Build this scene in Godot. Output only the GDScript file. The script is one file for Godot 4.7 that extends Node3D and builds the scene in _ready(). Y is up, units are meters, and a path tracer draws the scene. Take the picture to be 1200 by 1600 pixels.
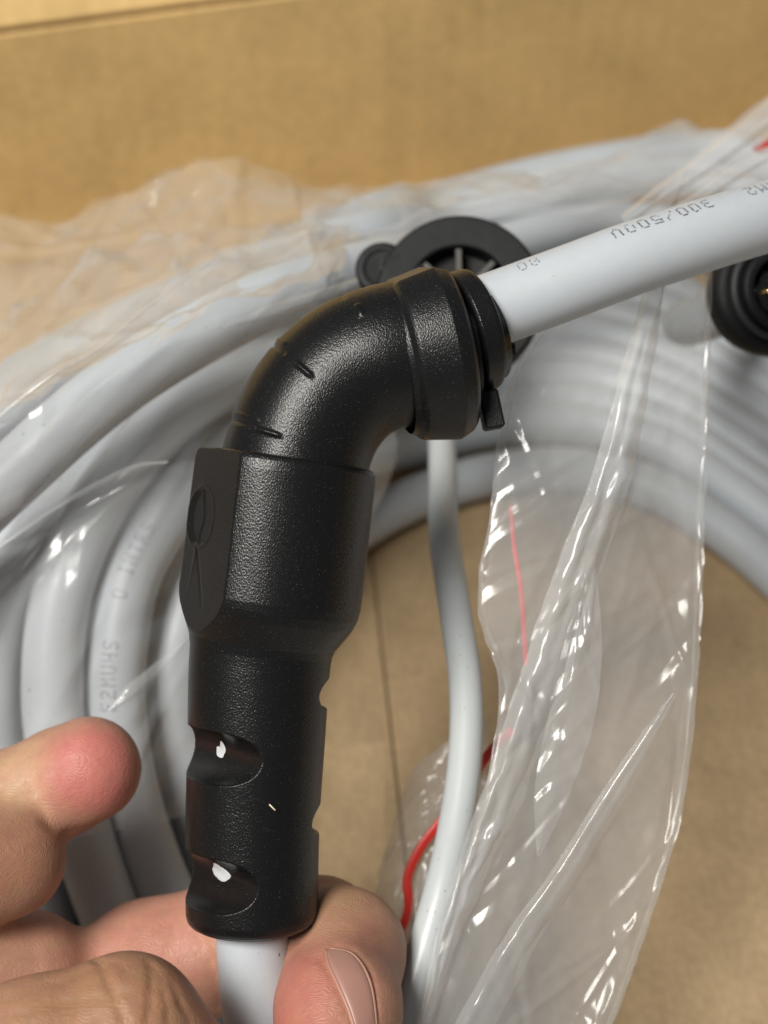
extends Node3D

# ---------------------------------------------------------------- measuring
const PITCH := 47.0
const CAM_H := 0.30
const FOC := 2198.0          # picture heights of 1600: focal length in its pixels
var eye := Vector3(0, CAM_H, 0)
var fw: Vector3
var up: Vector3
var rt := Vector3(1, 0, 0)
var rng := RandomNumberGenerator.new()
var M := {}

func at(x: float, y: float, d: float) -> Vector3:
	return eye + fw * d + rt * ((x - 600.0) / FOC * d) + up * ((800.0 - y) / FOC * d)

func on_floor(x: float, y: float, h: float) -> Vector3:
	var r := at(x, y, 1.0) - eye
	return eye + r * ((h - CAM_H) / r.y)

# ---------------------------------------------------------------- naming
func thing(called: String, label: String, category: String, where := Vector3.ZERO, group := "") -> Node3D:
	var o := Node3D.new()
	o.name = called
	add_child(o, true)
	o.position = where
	o.set_meta("label", label)
	o.set_meta("category", category)
	if group != "":
		o.set_meta("group", group)
	return o

func numbered(called: String, parent: Node) -> String:
	if not parent.has_node(NodePath(called)):
		return called
	var k := 1
	while parent.has_node(NodePath("%s_%03d" % [called, k])):
		k += 1
	return "%s_%03d" % [called, k]

# geometry is given in world places; a thing's node stands at its base
func part(called: String, mesh: Mesh, m: Material, parent: Node3D, label := "") -> MeshInstance3D:
	var o := MeshInstance3D.new()
	o.name = numbered(called, parent)
	o.mesh = mesh
	o.material_override = m
	parent.add_child(o, true)
	var off := Vector3.ZERO
	var p: Node = parent
	while p is Node3D and p != self:
		off += (p as Node3D).position
		p = p.get_parent()
	o.position = -off
	if parent is MeshInstance3D:
		o.position = Vector3.ZERO
	if label != "":
		o.set_meta("label", label)
	return o

func struct(called: String, mesh: Mesh, m: Material) -> MeshInstance3D:
	var o := part(called, mesh, m, self)
	o.set_meta("kind", "structure")
	return o

# ---------------------------------------------------------------- meshes
func grid_mesh(v: PackedVector3Array, nu: int, nv: int, uv := PackedVector2Array(), col := PackedColorArray(), wrap := false) -> ArrayMesh:
	# rows of nu points, nv rows; wrap joins the last column to the first for the normals
	var idx := PackedInt32Array()
	idx.resize((nu - 1) * (nv - 1) * 6)
	var k := 0
	for j in nv - 1:
		for i in nu - 1:
			var a := j * nu + i
			idx[k] = a; idx[k + 1] = a + 1; idx[k + 2] = a + nu
			idx[k + 3] = a + 1; idx[k + 4] = a + nu + 1; idx[k + 5] = a + nu
			k += 6
	var nrm := normals_of(v, idx)
	if wrap:
		for j in nv:
			var n := (nrm[j * nu] + nrm[j * nu + nu - 1]).normalized()
			nrm[j * nu] = n
			nrm[j * nu + nu - 1] = n
	return arrays(v, nrm, idx, uv, col)

func normals_of(v: PackedVector3Array, idx: PackedInt32Array) -> PackedVector3Array:
	var nrm := PackedVector3Array()
	nrm.resize(v.size())
	for t in range(0, idx.size(), 3):
		var a := idx[t]
		var b := idx[t + 1]
		var c := idx[t + 2]
		var n := (v[c] - v[a]).cross(v[b] - v[a])
		nrm[a] += n; nrm[b] += n; nrm[c] += n
	for i in nrm.size():
		nrm[i] = (nrm[i] * 1e8).normalized()
	return nrm

func arrays(v: PackedVector3Array, nrm: PackedVector3Array, idx: PackedInt32Array, uv := PackedVector2Array(), col := PackedColorArray()) -> ArrayMesh:
	var a := []
	a.resize(Mesh.ARRAY_MAX)
	a[Mesh.ARRAY_VERTEX] = v
	a[Mesh.ARRAY_NORMAL] = nrm
	a[Mesh.ARRAY_INDEX] = idx
	if uv.size():
		a[Mesh.ARRAY_TEX_UV] = uv
	if col.size():
		a[Mesh.ARRAY_COLOR] = col
	var m := ArrayMesh.new()
	m.add_surface_from_arrays(Mesh.PRIMITIVE_TRIANGLES, a)
	return m

func spline(p: Array, step: float, closed := false) -> PackedVector3Array:
	# smooth curve through the points, chord-length Hermite
	var out := PackedVector3Array()
	var n := p.size()
	var last := n if closed else n - 1
	for i in last:
		var b: Vector3 = p[i]
		var c: Vector3 = p[(i + 1) % n]
		var a: Vector3 = p[(i - 1 + n) % n] if closed or i > 0 else b - (c - b)
		var d: Vector3 = p[(i + 2) % n] if closed or i < n - 2 else c + (c - b)
		var h0 := maxf((b - a).length(), 1e-6)
		var h1 := maxf((c - b).length(), 1e-6)
		var h2 := maxf((d - c).length(), 1e-6)
		var m0 := ((b - a) / h0 * h1 + (c - b) / h1 * h0) / (h0 + h1) * h1
		var m1 := ((c - b) / h1 * h2 + (d - c) / h2 * h1) / (h1 + h2) * h1
		var k := maxi(2, int(ceil(h1 / step)))
		for j in k:
			var t := float(j) / k
			var t2 := t * t
			var t3 := t2 * t
			out.append(b * (2 * t3 - 3 * t2 + 1) + m0 * (t3 - 2 * t2 + t) + c * (-2 * t3 + 3 * t2) + m1 * (t3 - t2))
	out.append(p[0] if closed else p[n - 1])
	return out

func tube(path: PackedVector3Array, r: float, sides: int, uvlen := 0.1, ref := Vector3.ZERO, r2 := -1.0, flat := 1.0) -> ArrayMesh:
	var n := path.size()
	var v := PackedVector3Array()
	var uv := PackedVector2Array()
	var t0 := (path[1] - path[0]).normalized()
	var nn := ref if ref != Vector3.ZERO else (Vector3.UP if absf(t0.y) < 0.9 else Vector3.RIGHT)
	var s := 0.0
	for j in n:
		var t := (path[mini(j + 1, n - 1)] - path[maxi(j - 1, 0)]).normalized()
		if ref != Vector3.ZERO:
			nn = ref
		nn = (nn - t * nn.dot(t)).normalized()
		var bb := t.cross(nn)
		if j > 0:
			s += (path[j] - path[j - 1]).length()
		var rr := r if r2 < 0 else lerpf(r, r2, float(j) / (n - 1))
		for i in sides + 1:
			var a := TAU * i / sides
			v.append(path[j] + nn * (cos(a) * rr * flat) + bb * (sin(a) * rr))
			uv.append(Vector2(s / uvlen, float(i) / sides))
	# close both ends with a rounded cap
	var v2 := PackedVector3Array()
	var uv2 := PackedVector2Array()
	for i in sides + 1:
		v2.append(path[0]); uv2.append(Vector2(0, 0))
	v2.append_array(v); uv2.append_array(uv)
	for i in sides + 1:
		v2.append(path[n - 1]); uv2.append(Vector2(s / uvlen, 0))
	return grid_mesh(v2, sides + 1, n + 2, uv2, PackedColorArray(), true)

# a turned body: profile of (radius, distance along the axis) about an axis
func lathe(base: Vector3, axis: Vector3, side: Vector3, prof: Array, sides: int, a0 := 0.0, a1 := TAU, ribs := 0, rib_depth := 0.0) -> ArrayMesh:
	axis = axis.normalized()
	side = (side - axis * side.dot(axis)).normalized()
	var b := axis.cross(side)
	var v := PackedVector3Array()
	var pts := []
	for i in prof.size():                                         # double the corners so that they stay crisp
		var p: Vector2 = prof[i]
		if i > 0:
			pts.append(p.lerp(prof[i - 1], minf(0.3, 0.0002 / maxf(1e-6, p.distance_to(prof[i - 1])))))
		if i < prof.size() - 1:
			pts.append(p.lerp(prof[i + 1], minf(0.3, 0.0002 / maxf(1e-6, p.distance_to(prof[i + 1])))))
	for p in pts:
		for i in sides + 1:
			var a := a0 + (a1 - a0) * i / sides
			var rr: float = p.x
			if ribs:
				rr *= 1.0 - rib_depth * (0.5 + 0.5 * cos(a * ribs))
			v.append(base + axis * p.y + side * (cos(a) * rr) + b * (sin(a) * rr))
	return grid_mesh(v, sides + 1, pts.size(), PackedVector2Array(), PackedColorArray(), absf(a1 - a0) > 6.28)

# a body whose cross-section changes along an axis measured in the picture: radius(angle, centre, s) in its pixels,
# angle 0 towards the viewer, +90 degrees to the right of travel seen from the viewer
func swept_body(axis: Array, step: float, sides: int, radius: Callable, color: Callable, mirror := 1.0) -> ArrayMesh:
	var flat := []
	for a in axis:
		flat.append(Vector3(a[0], a[1], a[2] * 10000.0))
	var path := spline(flat, step)
	var n := path.size()
	var v := PackedVector3Array()
	var col := PackedColorArray()
	var s := 0.0
	var w := PackedVector3Array()
	for p in path:
		w.append(at(p.x, p.y, p.z / 10000.0))
	for j in n:
		var t := (w[mini(j + 1, n - 1)] - w[maxi(j - 1, 0)]).normalized()
		var nn := -fw
		nn = (nn - t * nn.dot(t)).normalized()
		var bb := t.cross(nn) * mirror
		if j > 0:
			s += Vector2(path[j].x - path[j - 1].x, path[j].y - path[j - 1].y).length()
		var k := path[j].z / 10000.0 / FOC
		for i in sides + 1:
			var a := TAU * i / sides - PI
			var rr: float = radius.call(a, path[j], s)
			v.append(w[j] + (nn * cos(a) + bb * sin(a)) * (rr * k))
			col.append(color.call(a, path[j], s))
	return grid_mesh(v, sides + 1, n, PackedVector2Array(), col, true)

func box_mesh(o: Vector3, x: Vector3, y: Vector3, z: Vector3, bevel: float) -> ArrayMesh:
	# a box with chamfered edges; o its centre, x y z its half sides
	var st := SurfaceTool.new()
	st.begin(Mesh.PRIMITIVE_TRIANGLES)
	st.set_smooth_group(-1)
	var ax := [x, y, z]
	var pts := func(sx, sy, sz, face):
		var sg := [sx, sy, sz]
		var p := o
		for k in 3:
			var l: float = ax[k].length()
			p += ax[k] * sg[k] * (1.0 if k == face else (l - bevel) / l)
		return p
	var quad := func(a, b, c, d):
		var n: Vector3 = (c - a).cross(b - a)
		var out: Vector3 = (a + b + c + d) / 4.0 - o
		if n.dot(out) > 0:
			for q in [a, b, c, a, c, d]: st.add_vertex(q)
		else:
			for q in [a, c, b, a, d, c]: st.add_vertex(q)
	for f in 3:
		for s in [-1, 1]:
			var q := []
			for c in [[-1, -1], [1, -1], [1, 1], [-1, 1]]:
				var sg := [0, 0, 0]
				sg[f] = s
				sg[(f + 1) % 3] = c[0]
				sg[(f + 2) % 3] = c[1]
				q.append(pts.call(sg[0], sg[1], sg[2], f))
			quad.call(q[0], q[1], q[2], q[3])
	for f in 3:
		var g := (f + 1) % 3
		var h := (f + 2) % 3
		for s in [-1, 1]:
			for t in [-1, 1]:
				var q := []
				for e in [[-1, f], [1, f], [1, g], [-1, g]]:
					var sg := [0, 0, 0]
					sg[f] = s; sg[g] = t; sg[h] = e[0]
					q.append(pts.call(sg[0], sg[1], sg[2], e[1]))
				quad.call(q[0], q[1], q[2], q[3])
	for s in [-1, 1]:
		for t in [-1, 1]:
			for u in [-1, 1]:
				var a: Vector3 = pts.call(s, t, u, 0)
				var b: Vector3 = pts.call(s, t, u, 1)
				var c: Vector3 = pts.call(s, t, u, 2)
				if (c - a).cross(b - a).dot((a + b + c) / 3.0 - o) > 0:
					for q in [a, b, c]: st.add_vertex(q)
				else:
					for q in [a, c, b]: st.add_vertex(q)
	st.generate_normals()
	return st.commit()

# ---------------------------------------------------------------- textures and materials
func noise(freq: float, sd: int, kind := FastNoiseLite.TYPE_SIMPLEX_SMOOTH, oct := 3) -> FastNoiseLite:
	var f := FastNoiseLite.new()
	f.seed = sd
	f.frequency = freq
	f.noise_type = kind
	f.fractal_octaves = oct
	return f

func noise_tex(f: FastNoiseLite, size: int, as_normal := false, strength := 4.0) -> NoiseTexture2D:
	var t := NoiseTexture2D.new()
	t.width = size
	t.height = size
	t.seamless = true
	t.noise = f
	t.as_normal_map = as_normal
	t.bump_strength = strength
	return t

func mat(called: String, c: Color, rough: float, spec := 0.5) -> StandardMaterial3D:
	var m := StandardMaterial3D.new()
	m.resource_name = called
	m.albedo_color = c.linear_to_srgb()
	m.roughness = rough
	m.metallic_specular = spec
	return m

func triplanar(m: StandardMaterial3D, per_metre: float) -> void:
	m.uv1_triplanar = true
	m.uv1_scale = Vector3.ONE * per_metre

const GLYPH := {
	"0": "01110 10001 10001 10001 10001 10001 01110", "3": "11110 00001 00001 01110 00001 00001 11110",
	"5": "11111 10000 11110 00001 00001 10001 01110", "/": "00001 00001 00010 00100 01000 10000 10000",
	"V": "10001 10001 10001 10001 10001 01010 00100", "8": "01110 10001 10001 01110 10001 10001 01110",
	"M": "10001 11011 10101 10101 10001 10001 10001", "2": "01110 10001 00001 00110 01000 10000 11111",
	"E": "11111 10000 10000 11110 10000 10000 11111", "U": "10001 10001 10001 10001 10001 10001 01110",
	"H": "10001 10001 10001 11111 10001 10001 10001", "S": "01111 10000 10000 01110 00001 00001 11110",
	"I": "01110 00100 00100 00100 00100 00100 01110", "N": "10001 11001 10101 10101 10011 10001 10001",
	"T": "11111 00100 00100 00100 00100 00100 00100", "R": "11110 10001 10001 11110 10100 10010 10001",
	"D": "11110 10001 10001 10001 10001 10001 11110",
}

# the jacket of a printed cable: grey with scuffs, and a line of dotted characters
func jacket(w: int, h: int, base: Color, words: Array, sd: int) -> ImageTexture:
	var im := Image.create(w, h, false, Image.FORMAT_RGB8)
	var f := noise(0.012, sd)
	var g := noise(0.09, sd + 1)
	for y in h:
		for x in w:
			var k := 1.0 + 0.025 * f.get_noise_2d(x, y * 2.0) + 0.02 * g.get_noise_2d(x, y)
			im.set_pixel(x, y, Color(base.r * k, base.g * k, base.b * k * (1.0 - 0.02 * f.get_noise_2d(x + 900, y)), 1).linear_to_srgb())
	var r := RandomNumberGenerator.new()
	r.seed = sd
	for k in 34:
		var x := r.randi_range(3, w - 4)
		var y := r.randi_range(3, h - 4)
		var d := r.randf_range(0.6, 0.9)
		for dx in r.randi_range(1, 3):
			for dy in r.randi_range(1, 2):
				im.set_pixel(x + dx, y + dy, im.get_pixel(x, y) * d)
	for t in words:
		# [text, x of its first character, y of its middle, dot pitch along, dot pitch across, direction, ink, dot size]
		var dir: int = t[5]
		for c in t[0].length():
			var ch: String = t[0][c]
			if not GLYPH.has(ch):
				continue
			var rows: PackedStringArray = GLYPH[ch].split(" ")
			for j in 7:
				for i in 5:
					if rows[j][i] != "1":
						continue
					var fade: float = t[6] * r.randf_range(0.55, 1.0)
					if r.randf() < 0.06:
						continue
					var cx: float = t[1] + dir * (c * 7.4 + i) * t[3] + r.randf_range(-0.6, 0.6)
					var cy: float = t[2] + dir * (j - 3) * t[4] + r.randf_range(-0.5, 0.5)
					var rad: float = t[7]
					for dy in range(-int(rad) - 1, int(rad) + 2):
						for dx in range(-int(rad) - 1, int(rad) + 2):
							var q := clampf(rad + 0.5 - Vector2(dx * 0.75, dy).length(), 0, 1) * fade
							var px := int(cx) + dx
							var py := posmod(int(cy) + dy, h)
							if q > 0 and px >= 0 and px < w:
								im.set_pixel(px, py, im.get_pixel(px, py).lerp(Color(0.16, 0.17, 0.2), q))
	return ImageTexture.create_from_image(im)

func cardboard_texture(w: int, sd: int, tone: Color, flute: float) -> ImageTexture:
	var im := Image.create(w, w, false, Image.FORMAT_RGB8)
	var a := noise(0.006, sd)
	var b := noise(0.12, sd + 3)
	var c := noise(0.02, sd + 5)
	for x in w:
		var stripe := 0.5 + 0.5 * sin(TAU * x * 40.0 / w)
		for y in w:
			var k := 1.0 + 0.17 * a.get_noise_2d(x, y) + 0.13 * b.get_noise_2d(x, y) + 0.06 * b.get_noise_2d(x * 2.3 + 50.0, y * 0.5) + flute * (stripe - 0.5) * (1.0 + c.get_noise_2d(x * 2.0, y * 0.3)) + 0.05 * c.get_noise_2d(x * 2.2, y * 0.15) + 0.11 * c.get_noise_2d(x, y)
			im.set_pixel(x, y, Color(tone.r * k, tone.g * k, tone.b * k).linear_to_srgb())
	return ImageTexture.create_from_image(im)

func make_materials() -> void:
	# moulded black plastic: leather grain, settled specks; the vertex colour carries dust
	var grain := noise_tex(noise(0.11, 4, FastNoiseLite.TYPE_SIMPLEX_SMOOTH, 2), 1024, true, 7.0)
	var im := Image.create(1024, 1024, false, Image.FORMAT_RGB8)
	im.fill(Color(0.03, 0.03, 0.03).linear_to_srgb())
	rng.seed = 5
	for k in 2600:
		var x := rng.randi_range(0, 1022)
		var y := rng.randi_range(0, 1022)
		var g := 0.8 * rng.randf_range(0.3, 1.0) ** 2.5
		var c := Color(g, g * 0.97, g * 0.9).linear_to_srgb()
		im.fill_rect(Rect2i(x, y, rng.randi_range(1, 3), rng.randi_range(1, 3)), c)
	var specks := ImageTexture.create_from_image(im)
	var p := mat("black_plastic", Color(1, 1, 1), 0.31, 0.42)
	p.albedo_texture = specks
	p.normal_enabled = true
	p.normal_texture = grain
	p.normal_scale = 0.25
	p.vertex_color_use_as_albedo = true
	triplanar(p, 25.0)
	M.plastic = p
	var q := mat("far_black_plastic", Color(0.008, 0.009, 0.01), 0.5, 0.34)
	q.normal_enabled = true
	q.normal_texture = grain
	q.normal_scale = 0.4
	triplanar(q, 25.0)
	M.black = q
	M.rib = mat("worn_grey_rib", Color(0.05, 0.047, 0.042), 0.5)
	M.smooth_black = mat("smooth_black", Color(0.008, 0.008, 0.009), 0.25)
	M.rubber = mat("dark_rubber", Color(0.02, 0.02, 0.022), 0.6)
	M.gold = mat("gold_pin", Color(0.85, 0.62, 0.25), 0.2)
	M.gold.metallic = 1.0
	# cable jackets
	var grey := Color(0.475, 0.51, 0.545)
	var pvc := mat("grey_jacket", Color(1, 1, 1), 0.42, 0.45)
	pvc.albedo_texture = jacket(256, 256, grey, [], 21)
	pvc.uv1_scale = Vector3(1, 1, 1)
	M.pvc = pvc
	var pr := mat("printed_jacket", Color(1, 1, 1), 0.42, 0.45)
	pr.albedo_texture = jacket(2048, 512, grey, [["MM2", 1262, 446, 6.7, 5.0, -1, 0.95, 2.3], ["300/500V", 980, 446, 6.7, 5.0, -1, 0.95, 2.3], ["80", 330, 440, 6.4, 5.0, -1, 0.8, 1.9]], 31)
	M.printed = pr
	var pl := mat("coil_printed_jacket", Color(1, 1, 1), 0.42, 0.45)
	pl.albedo_texture = jacket(2048, 256, grey, [["E2MUHS", 800, 236, 4.6, 3.1, 1, 0.5, 1.7], ["D INTRS", 1115, 236, 4.6, 3.1, 1, 0.4, 1.7]], 37)
	M.coil_printed = pl
	var thin := mat("thin_cable_jacket", Color(1, 1, 1), 0.36, 0.5)
	thin.albedo_texture = jacket(256, 256, Color(0.49, 0.52, 0.53), [], 41)
	M.thin = thin
	M.white_plastic = mat("white_scuff", Color(0.6, 0.62, 0.64), 0.5)
	M.red = mat("red_zip", Color(0.62, 0.03, 0.02), 0.35)
	M.red.backlight_enabled = true
	M.red.backlight = Color(0.3, 0.02, 0.02)
	# card
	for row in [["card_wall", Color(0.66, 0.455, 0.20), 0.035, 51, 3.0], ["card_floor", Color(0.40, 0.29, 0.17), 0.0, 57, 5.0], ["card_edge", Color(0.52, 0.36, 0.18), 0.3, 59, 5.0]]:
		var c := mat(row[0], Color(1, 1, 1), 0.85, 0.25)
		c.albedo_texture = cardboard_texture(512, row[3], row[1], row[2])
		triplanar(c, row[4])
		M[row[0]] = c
	M.table = mat("concrete", Color(0.3, 0.29, 0.27), 0.9)
	# clear film
	for row in [["film", 0.14, 0.17], ["film_milky", 0.24, 0.22], ["film_crisp", 0.10, 0.10]]:
		var f := mat(row[0], Color(0.77, 0.785, 0.795), row[2])
		f.transparency = BaseMaterial3D.TRANSPARENCY_ALPHA
		f.albedo_color.a = row[1]
		f.cull_mode = BaseMaterial3D.CULL_DISABLED
		M[row[0]] = f
	# skin
	var sk := mat("skin", Color(1, 1, 1), 0.5, 0.42)
	sk.vertex_color_use_as_albedo = true
	sk.heightmap_enabled = true
	# skin relief: fine cells with curving ridges over them
	var cells := noise(0.05, 71, FastNoiseLite.TYPE_CELLULAR, 2)
	var bend := noise(0.006, 72)
	var si := Image.create(512, 512, false, Image.FORMAT_RGB8)
	for y in 512:
		for x in 512:
			var fx := minf(x, 511 - x) / 40.0
			var fy := minf(y, 511 - y) / 40.0
			var w := bend.get_noise_2d(x, y) * minf(1.0, minf(fx, fy))
			var hgt := 0.5 + 0.17 * sin(TAU * (y * 38.0 / 512.0 + 5.0 * w)) + 0.28 * cells.get_noise_2d(x, y)
			si.set_pixel(x, y, Color(hgt, hgt, hgt))
	sk.heightmap_texture = ImageTexture.create_from_image(si)
	sk.heightmap_scale = 0.015
	triplanar(sk, 45.0)
	sk.subsurf_scatter_enabled = true
	sk.subsurf_scatter_strength = 0.025
	M.skin = sk
	M.nail = mat("nail", Color(0.37, 0.20, 0.16), 0.42, 0.5)
	M.nail_edge = mat("nail_edge", Color(0.72, 0.62, 0.5), 0.4)
	M.nail_rim = mat("nail_rim", Color(0.42, 0.215, 0.16), 0.5)
	M.hair = mat("hair", Color(0.03, 0.02, 0.015), 0.5)

# ---------------------------------------------------------------- the black elbow connector
func table_r(tab: Array, y: float) -> float:
	for i in tab.size() - 1:
		var a: Vector2 = tab[i]
		var b: Vector2 = tab[i + 1]
		if y <= b.x:
			return lerpf(a.y, b.y, clampf((y - a.x) / maxf(b.x - a.x, 1e-4), 0, 1))
	return tab[-1].y

const BARREL_AXIS := [[448.0, 716.0, 0.245], [444.0, 745.0, 0.245], [420.0, 940.0, 0.245], [409.0, 1010.0, 0.245], [401.0, 1150.0, 0.245], [394.5, 1300.0, 0.245], [394.0, 1443.0, 0.245]]
# scoops cut into the grip: height of the middle, half height, direction it faces, distance of its floor / radius
const SCOOPS := [[1172.0, 40.0, -50.0, 0.5], [1362.0, 41.0, -50.0, 0.5], [1078.0, 27.0, 117.0, 0.6], [1276.0, 27.0, 117.0, 0.62]]

func barrel_radius(a: float, c: Vector3, _s: float) -> float:
	var y := c.y
	var r := table_r(PROFILE, y)
	if y < 1000.0:
		var d := wrapf(a - deg_to_rad(-58.0), -PI, PI)
		if absf(d) < 1.2:
			var cut := 118.0 / cos(d)
			var t := 118.0 * tan(d)
			if cut < r:
				# the round dent with its raised lip and the star of cracks below it
				var q := Vector2(t + 34.0, y - 822.0).length()
				if q < 60.0:
					cut -= 5.5 * smoothstep(46.0, 38.0, q) - 0.9 * exp(-pow((q - 47.0) / 3.0, 2.0))
					cut += 1.6 * exp(-pow((t + 38.0 + 5.0 * sin(y * 0.09)) / 3.0, 2.0)) * smoothstep(48.0, 40.0, q)
				if y > 868.0 and y < 960.0:
					var u := (y - 868.0) / 92.0
					cut -= 1.2 * exp(-pow((t + 34.0 - 46.0 * u) / 4.0, 2.0)) * (1.0 - u * 0.6)
					cut += 1.0 * exp(-pow((t + 36.0 + 12.0 * u) / 3.5, 2.0)) * (1.0 - u)
				r = minf(r, cut)
	for n in SCOOPS:
		var h: float = (y - n[0]) / n[1]
		if absf(h) < 1.0:
			var d := wrapf(a - deg_to_rad(n[2]), -PI, PI)
			if absf(d) < 1.35:
				var floor_r := lerpf(r, r * n[3], pow(1.0 - h * h, 0.5)) / cos(d)
				if floor_r < r:
					r = floor_r
	return r

const PROFILE := [Vector2(716, 118), Vector2(717.5, 134), Vector2(720, 139), Vector2(726, 142), Vector2(740, 143), Vector2(935, 144), Vector2(948, 142), Vector2(962, 137), Vector2(1002, 115), Vector2(1016, 111.5), Vector2(1030, 110.5), Vector2(1100, 108.5), Vector2(1250, 105), Vector2(1425, 103), Vector2(1434, 101), Vector2(1440, 96), Vector2(1443, 90)]

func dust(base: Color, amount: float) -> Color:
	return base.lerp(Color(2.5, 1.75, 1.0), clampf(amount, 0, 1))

func build_connector() -> void:
	var K := Color(0.22, 0.232, 0.25)
	var dn := noise(9.0, 88, FastNoiseLite.TYPE_SIMPLEX_SMOOTH, 4)
	var t := thing("elbow_connector", "large black plastic elbow connector with scooped grip held upright over the coil", "connector", at(394, 1443, 0.245))
	var barrel := part("barrel", swept_body(BARREL_AXIS, 1.6, 340, barrel_radius, func(a: float, c: Vector3, _s: float) -> Color:
		var f := 0.0
		var d := rad_to_deg(wrapf(a, -PI, PI))
		if c.y < 955 and d < -30 and d > -94:
			f = 0.004 + 0.03 * maxf(0, dn.get_noise_2d(d * 0.004, c.y * 0.003))
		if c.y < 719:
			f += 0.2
		return dust(K, f), -1.0), M.plastic, t)
	# bottom face round the cable
	var wb := at(394, 1443, 0.245)
	var ax := (at(394, 1443, 0.245) - at(394.5, 1300, 0.245)).normalized()
	var k := 0.245 / FOC
	part("end_face", lathe(wb, ax, rt, [Vector2(90 * k, 0), Vector2(86 * k, 3 * k), Vector2(66 * k, 3 * k), Vector2(62 * k, -6 * k), Vector2(54 * k, -8 * k)], 72), M.smooth_black, t)
	# white marks inside the scoops
	rng.seed = 12
	for n in [[0, -16.0, 2.0, [0.5, 0.9, 1.25, 0.75, 0.55, 0.95, 1.0, 0.9, 0.8, 0.6, 0.5, 0.55], 15.0, 20.0], [1, -12.0, -6.0, [1.5, 1.0, 0.75, 0.85, 0.95, 0.8, 1.0, 0.95, 0.8, 0.85, 1.0, 1.15], 21.0, 15.0]]:
		var sc: Array = SCOOPS[n[0]]
		var y0: float = sc[0] + n[2]
		var cx := 400.3 if n[0] == 0 else 394.3
		var c := at(cx, y0, 0.245)
		var ang := deg_to_rad(sc[2])
		var nrm := -fw * cos(ang) + rt * sin(ang)
		var tan := -fw * -sin(ang) + rt * cos(ang)
		var r0 := table_r(PROFILE, y0)
		var v := PackedVector3Array()
		var rings := 6
		for j in rings + 1:
			for i in 49:
				var b := TAU * i / 48.0
				var rr: float = lerpf(n[3][int(i / 4.0) % 12], n[3][(int(i / 4.0) + 1) % 12], fmod(i / 4.0, 1.0)) * j / rings
				var tt: float = n[1] + cos(b) * n[4] * rr
				var yy: float = -sin(b) * n[5] * rr
				var h := clampf((y0 + yy - sc[0]) / sc[1], -0.99, 0.99)
				var fl: float = lerpf(r0, r0 * sc[3], sqrt(1.0 - h * h)) + 1.4 - 1.2 * pow(float(j) / rings, 8.0)
				v.append(c + (nrm * fl + tan * tt - up * yy) * k)
		part("white_mark", grid_mesh(v, 49, rings + 1), M.white_plastic, barrel)
	# a pale fibre caught on the grip
	var fib := [at(421, 1257, 0.2335), at(425, 1261, 0.2333), at(430, 1266, 0.2334)]
	part("stray_fibre", tube(spline(fib, 0.0003), 0.00014, 6), M.nail_edge, t)
	# the bend
	var bend_axis := [[456.0, 742.0, 0.245], [464.0, 712.0, 0.245], [471.0, 688.0, 0.245], [485.0, 655.0, 0.245], [509.0, 619.0, 0.245], [551.0, 581.0, 0.245], [605.0, 558.0, 0.245], [660.0, 548.0, 0.246]]
	# bars on the bend: s along the axis, from angle, to angle, height, half width
	var bars := [[50.0, -33.0, -12.0, 3.6, 2.8], [52.0, -100.0, -36.0, -2.6, 2.2], [60.0, -100.0, -34.0, 1.8, 2.0], [140.0, -30.0, -13.0, 3.8, 3.0], [140.0, -110.0, -46.0, -3.0, 2.2], [148.0, -110.0, -54.0, 2.0, 2.2], [232.0, -46.0, -33.0, 3.6, 3.0], [222.0, -110.0, -62.0, -2.0, 2.5]]
	part("bend", swept_body(bend_axis, 1.5, 300, func(a: float, _c: Vector3, s: float) -> float:
		var d := rad_to_deg(wrapf(a, -PI, PI))
		var r := 115.0 - 1.5 * smoothstep(0, 200, s)
		for b in bars:
			var q: float = (s - b[0]) / b[4]
			if absf(q) < 2.5:
				r += b[3] * exp(-q * q) * smoothstep(b[1] - 2.0, b[1] + 2.0, d) * smoothstep(b[2] + 3.0, b[2] - 3.0, d)
		return r,
	func(a: float, _c: Vector3, s: float) -> Color:
		var d := rad_to_deg(wrapf(a, -PI, PI))
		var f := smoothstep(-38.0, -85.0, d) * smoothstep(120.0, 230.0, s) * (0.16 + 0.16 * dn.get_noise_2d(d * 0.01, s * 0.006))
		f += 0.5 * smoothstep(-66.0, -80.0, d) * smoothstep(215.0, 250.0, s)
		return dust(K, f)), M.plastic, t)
	# the collar: a band with a flat on top
	var cdir := Vector2(0.972, -0.2)
	var collar_tab := [Vector2(0, 112), Vector2(8, 116), Vector2(14, 123), Vector2(19, 126), Vector2(72, 136), Vector2(75, 135), Vector2(92, 128), Vector2(98, 122), Vector2(100, 110), Vector2(101, 84)]
	var collar_axis := []
	for j in 6:
		var s := j * 23.0
		collar_axis.append([618.0 + cdir.x * s, 562.0 + cdir.y * s, 0.2455 + 0.000016 * s])
	part("collar", swept_body(collar_axis, 1.2, 300, func(a: float, _c: Vector3, s: float) -> float:
		var r := table_r(collar_tab, s)
		var d := wrapf(a - deg_to_rad(-78.0), -PI, PI)
		r += 4.0
		if absf(d) < 1.0 and s > 10.0:
			r = minf(r, (r * 0.93) / cos(d))
		return r + 3.0 * exp(-pow(wrapf(a - deg_to_rad(80), -PI, PI) / 0.5, 2.0)),
	func(a: float, _c: Vector3, s: float) -> Color:
		var d := rad_to_deg(wrapf(a, -PI, PI))
		return dust(K * 1.15, 0.9 * smoothstep(-56.0, -60.0, d) + 0.004)), M.plastic, t)
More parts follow.
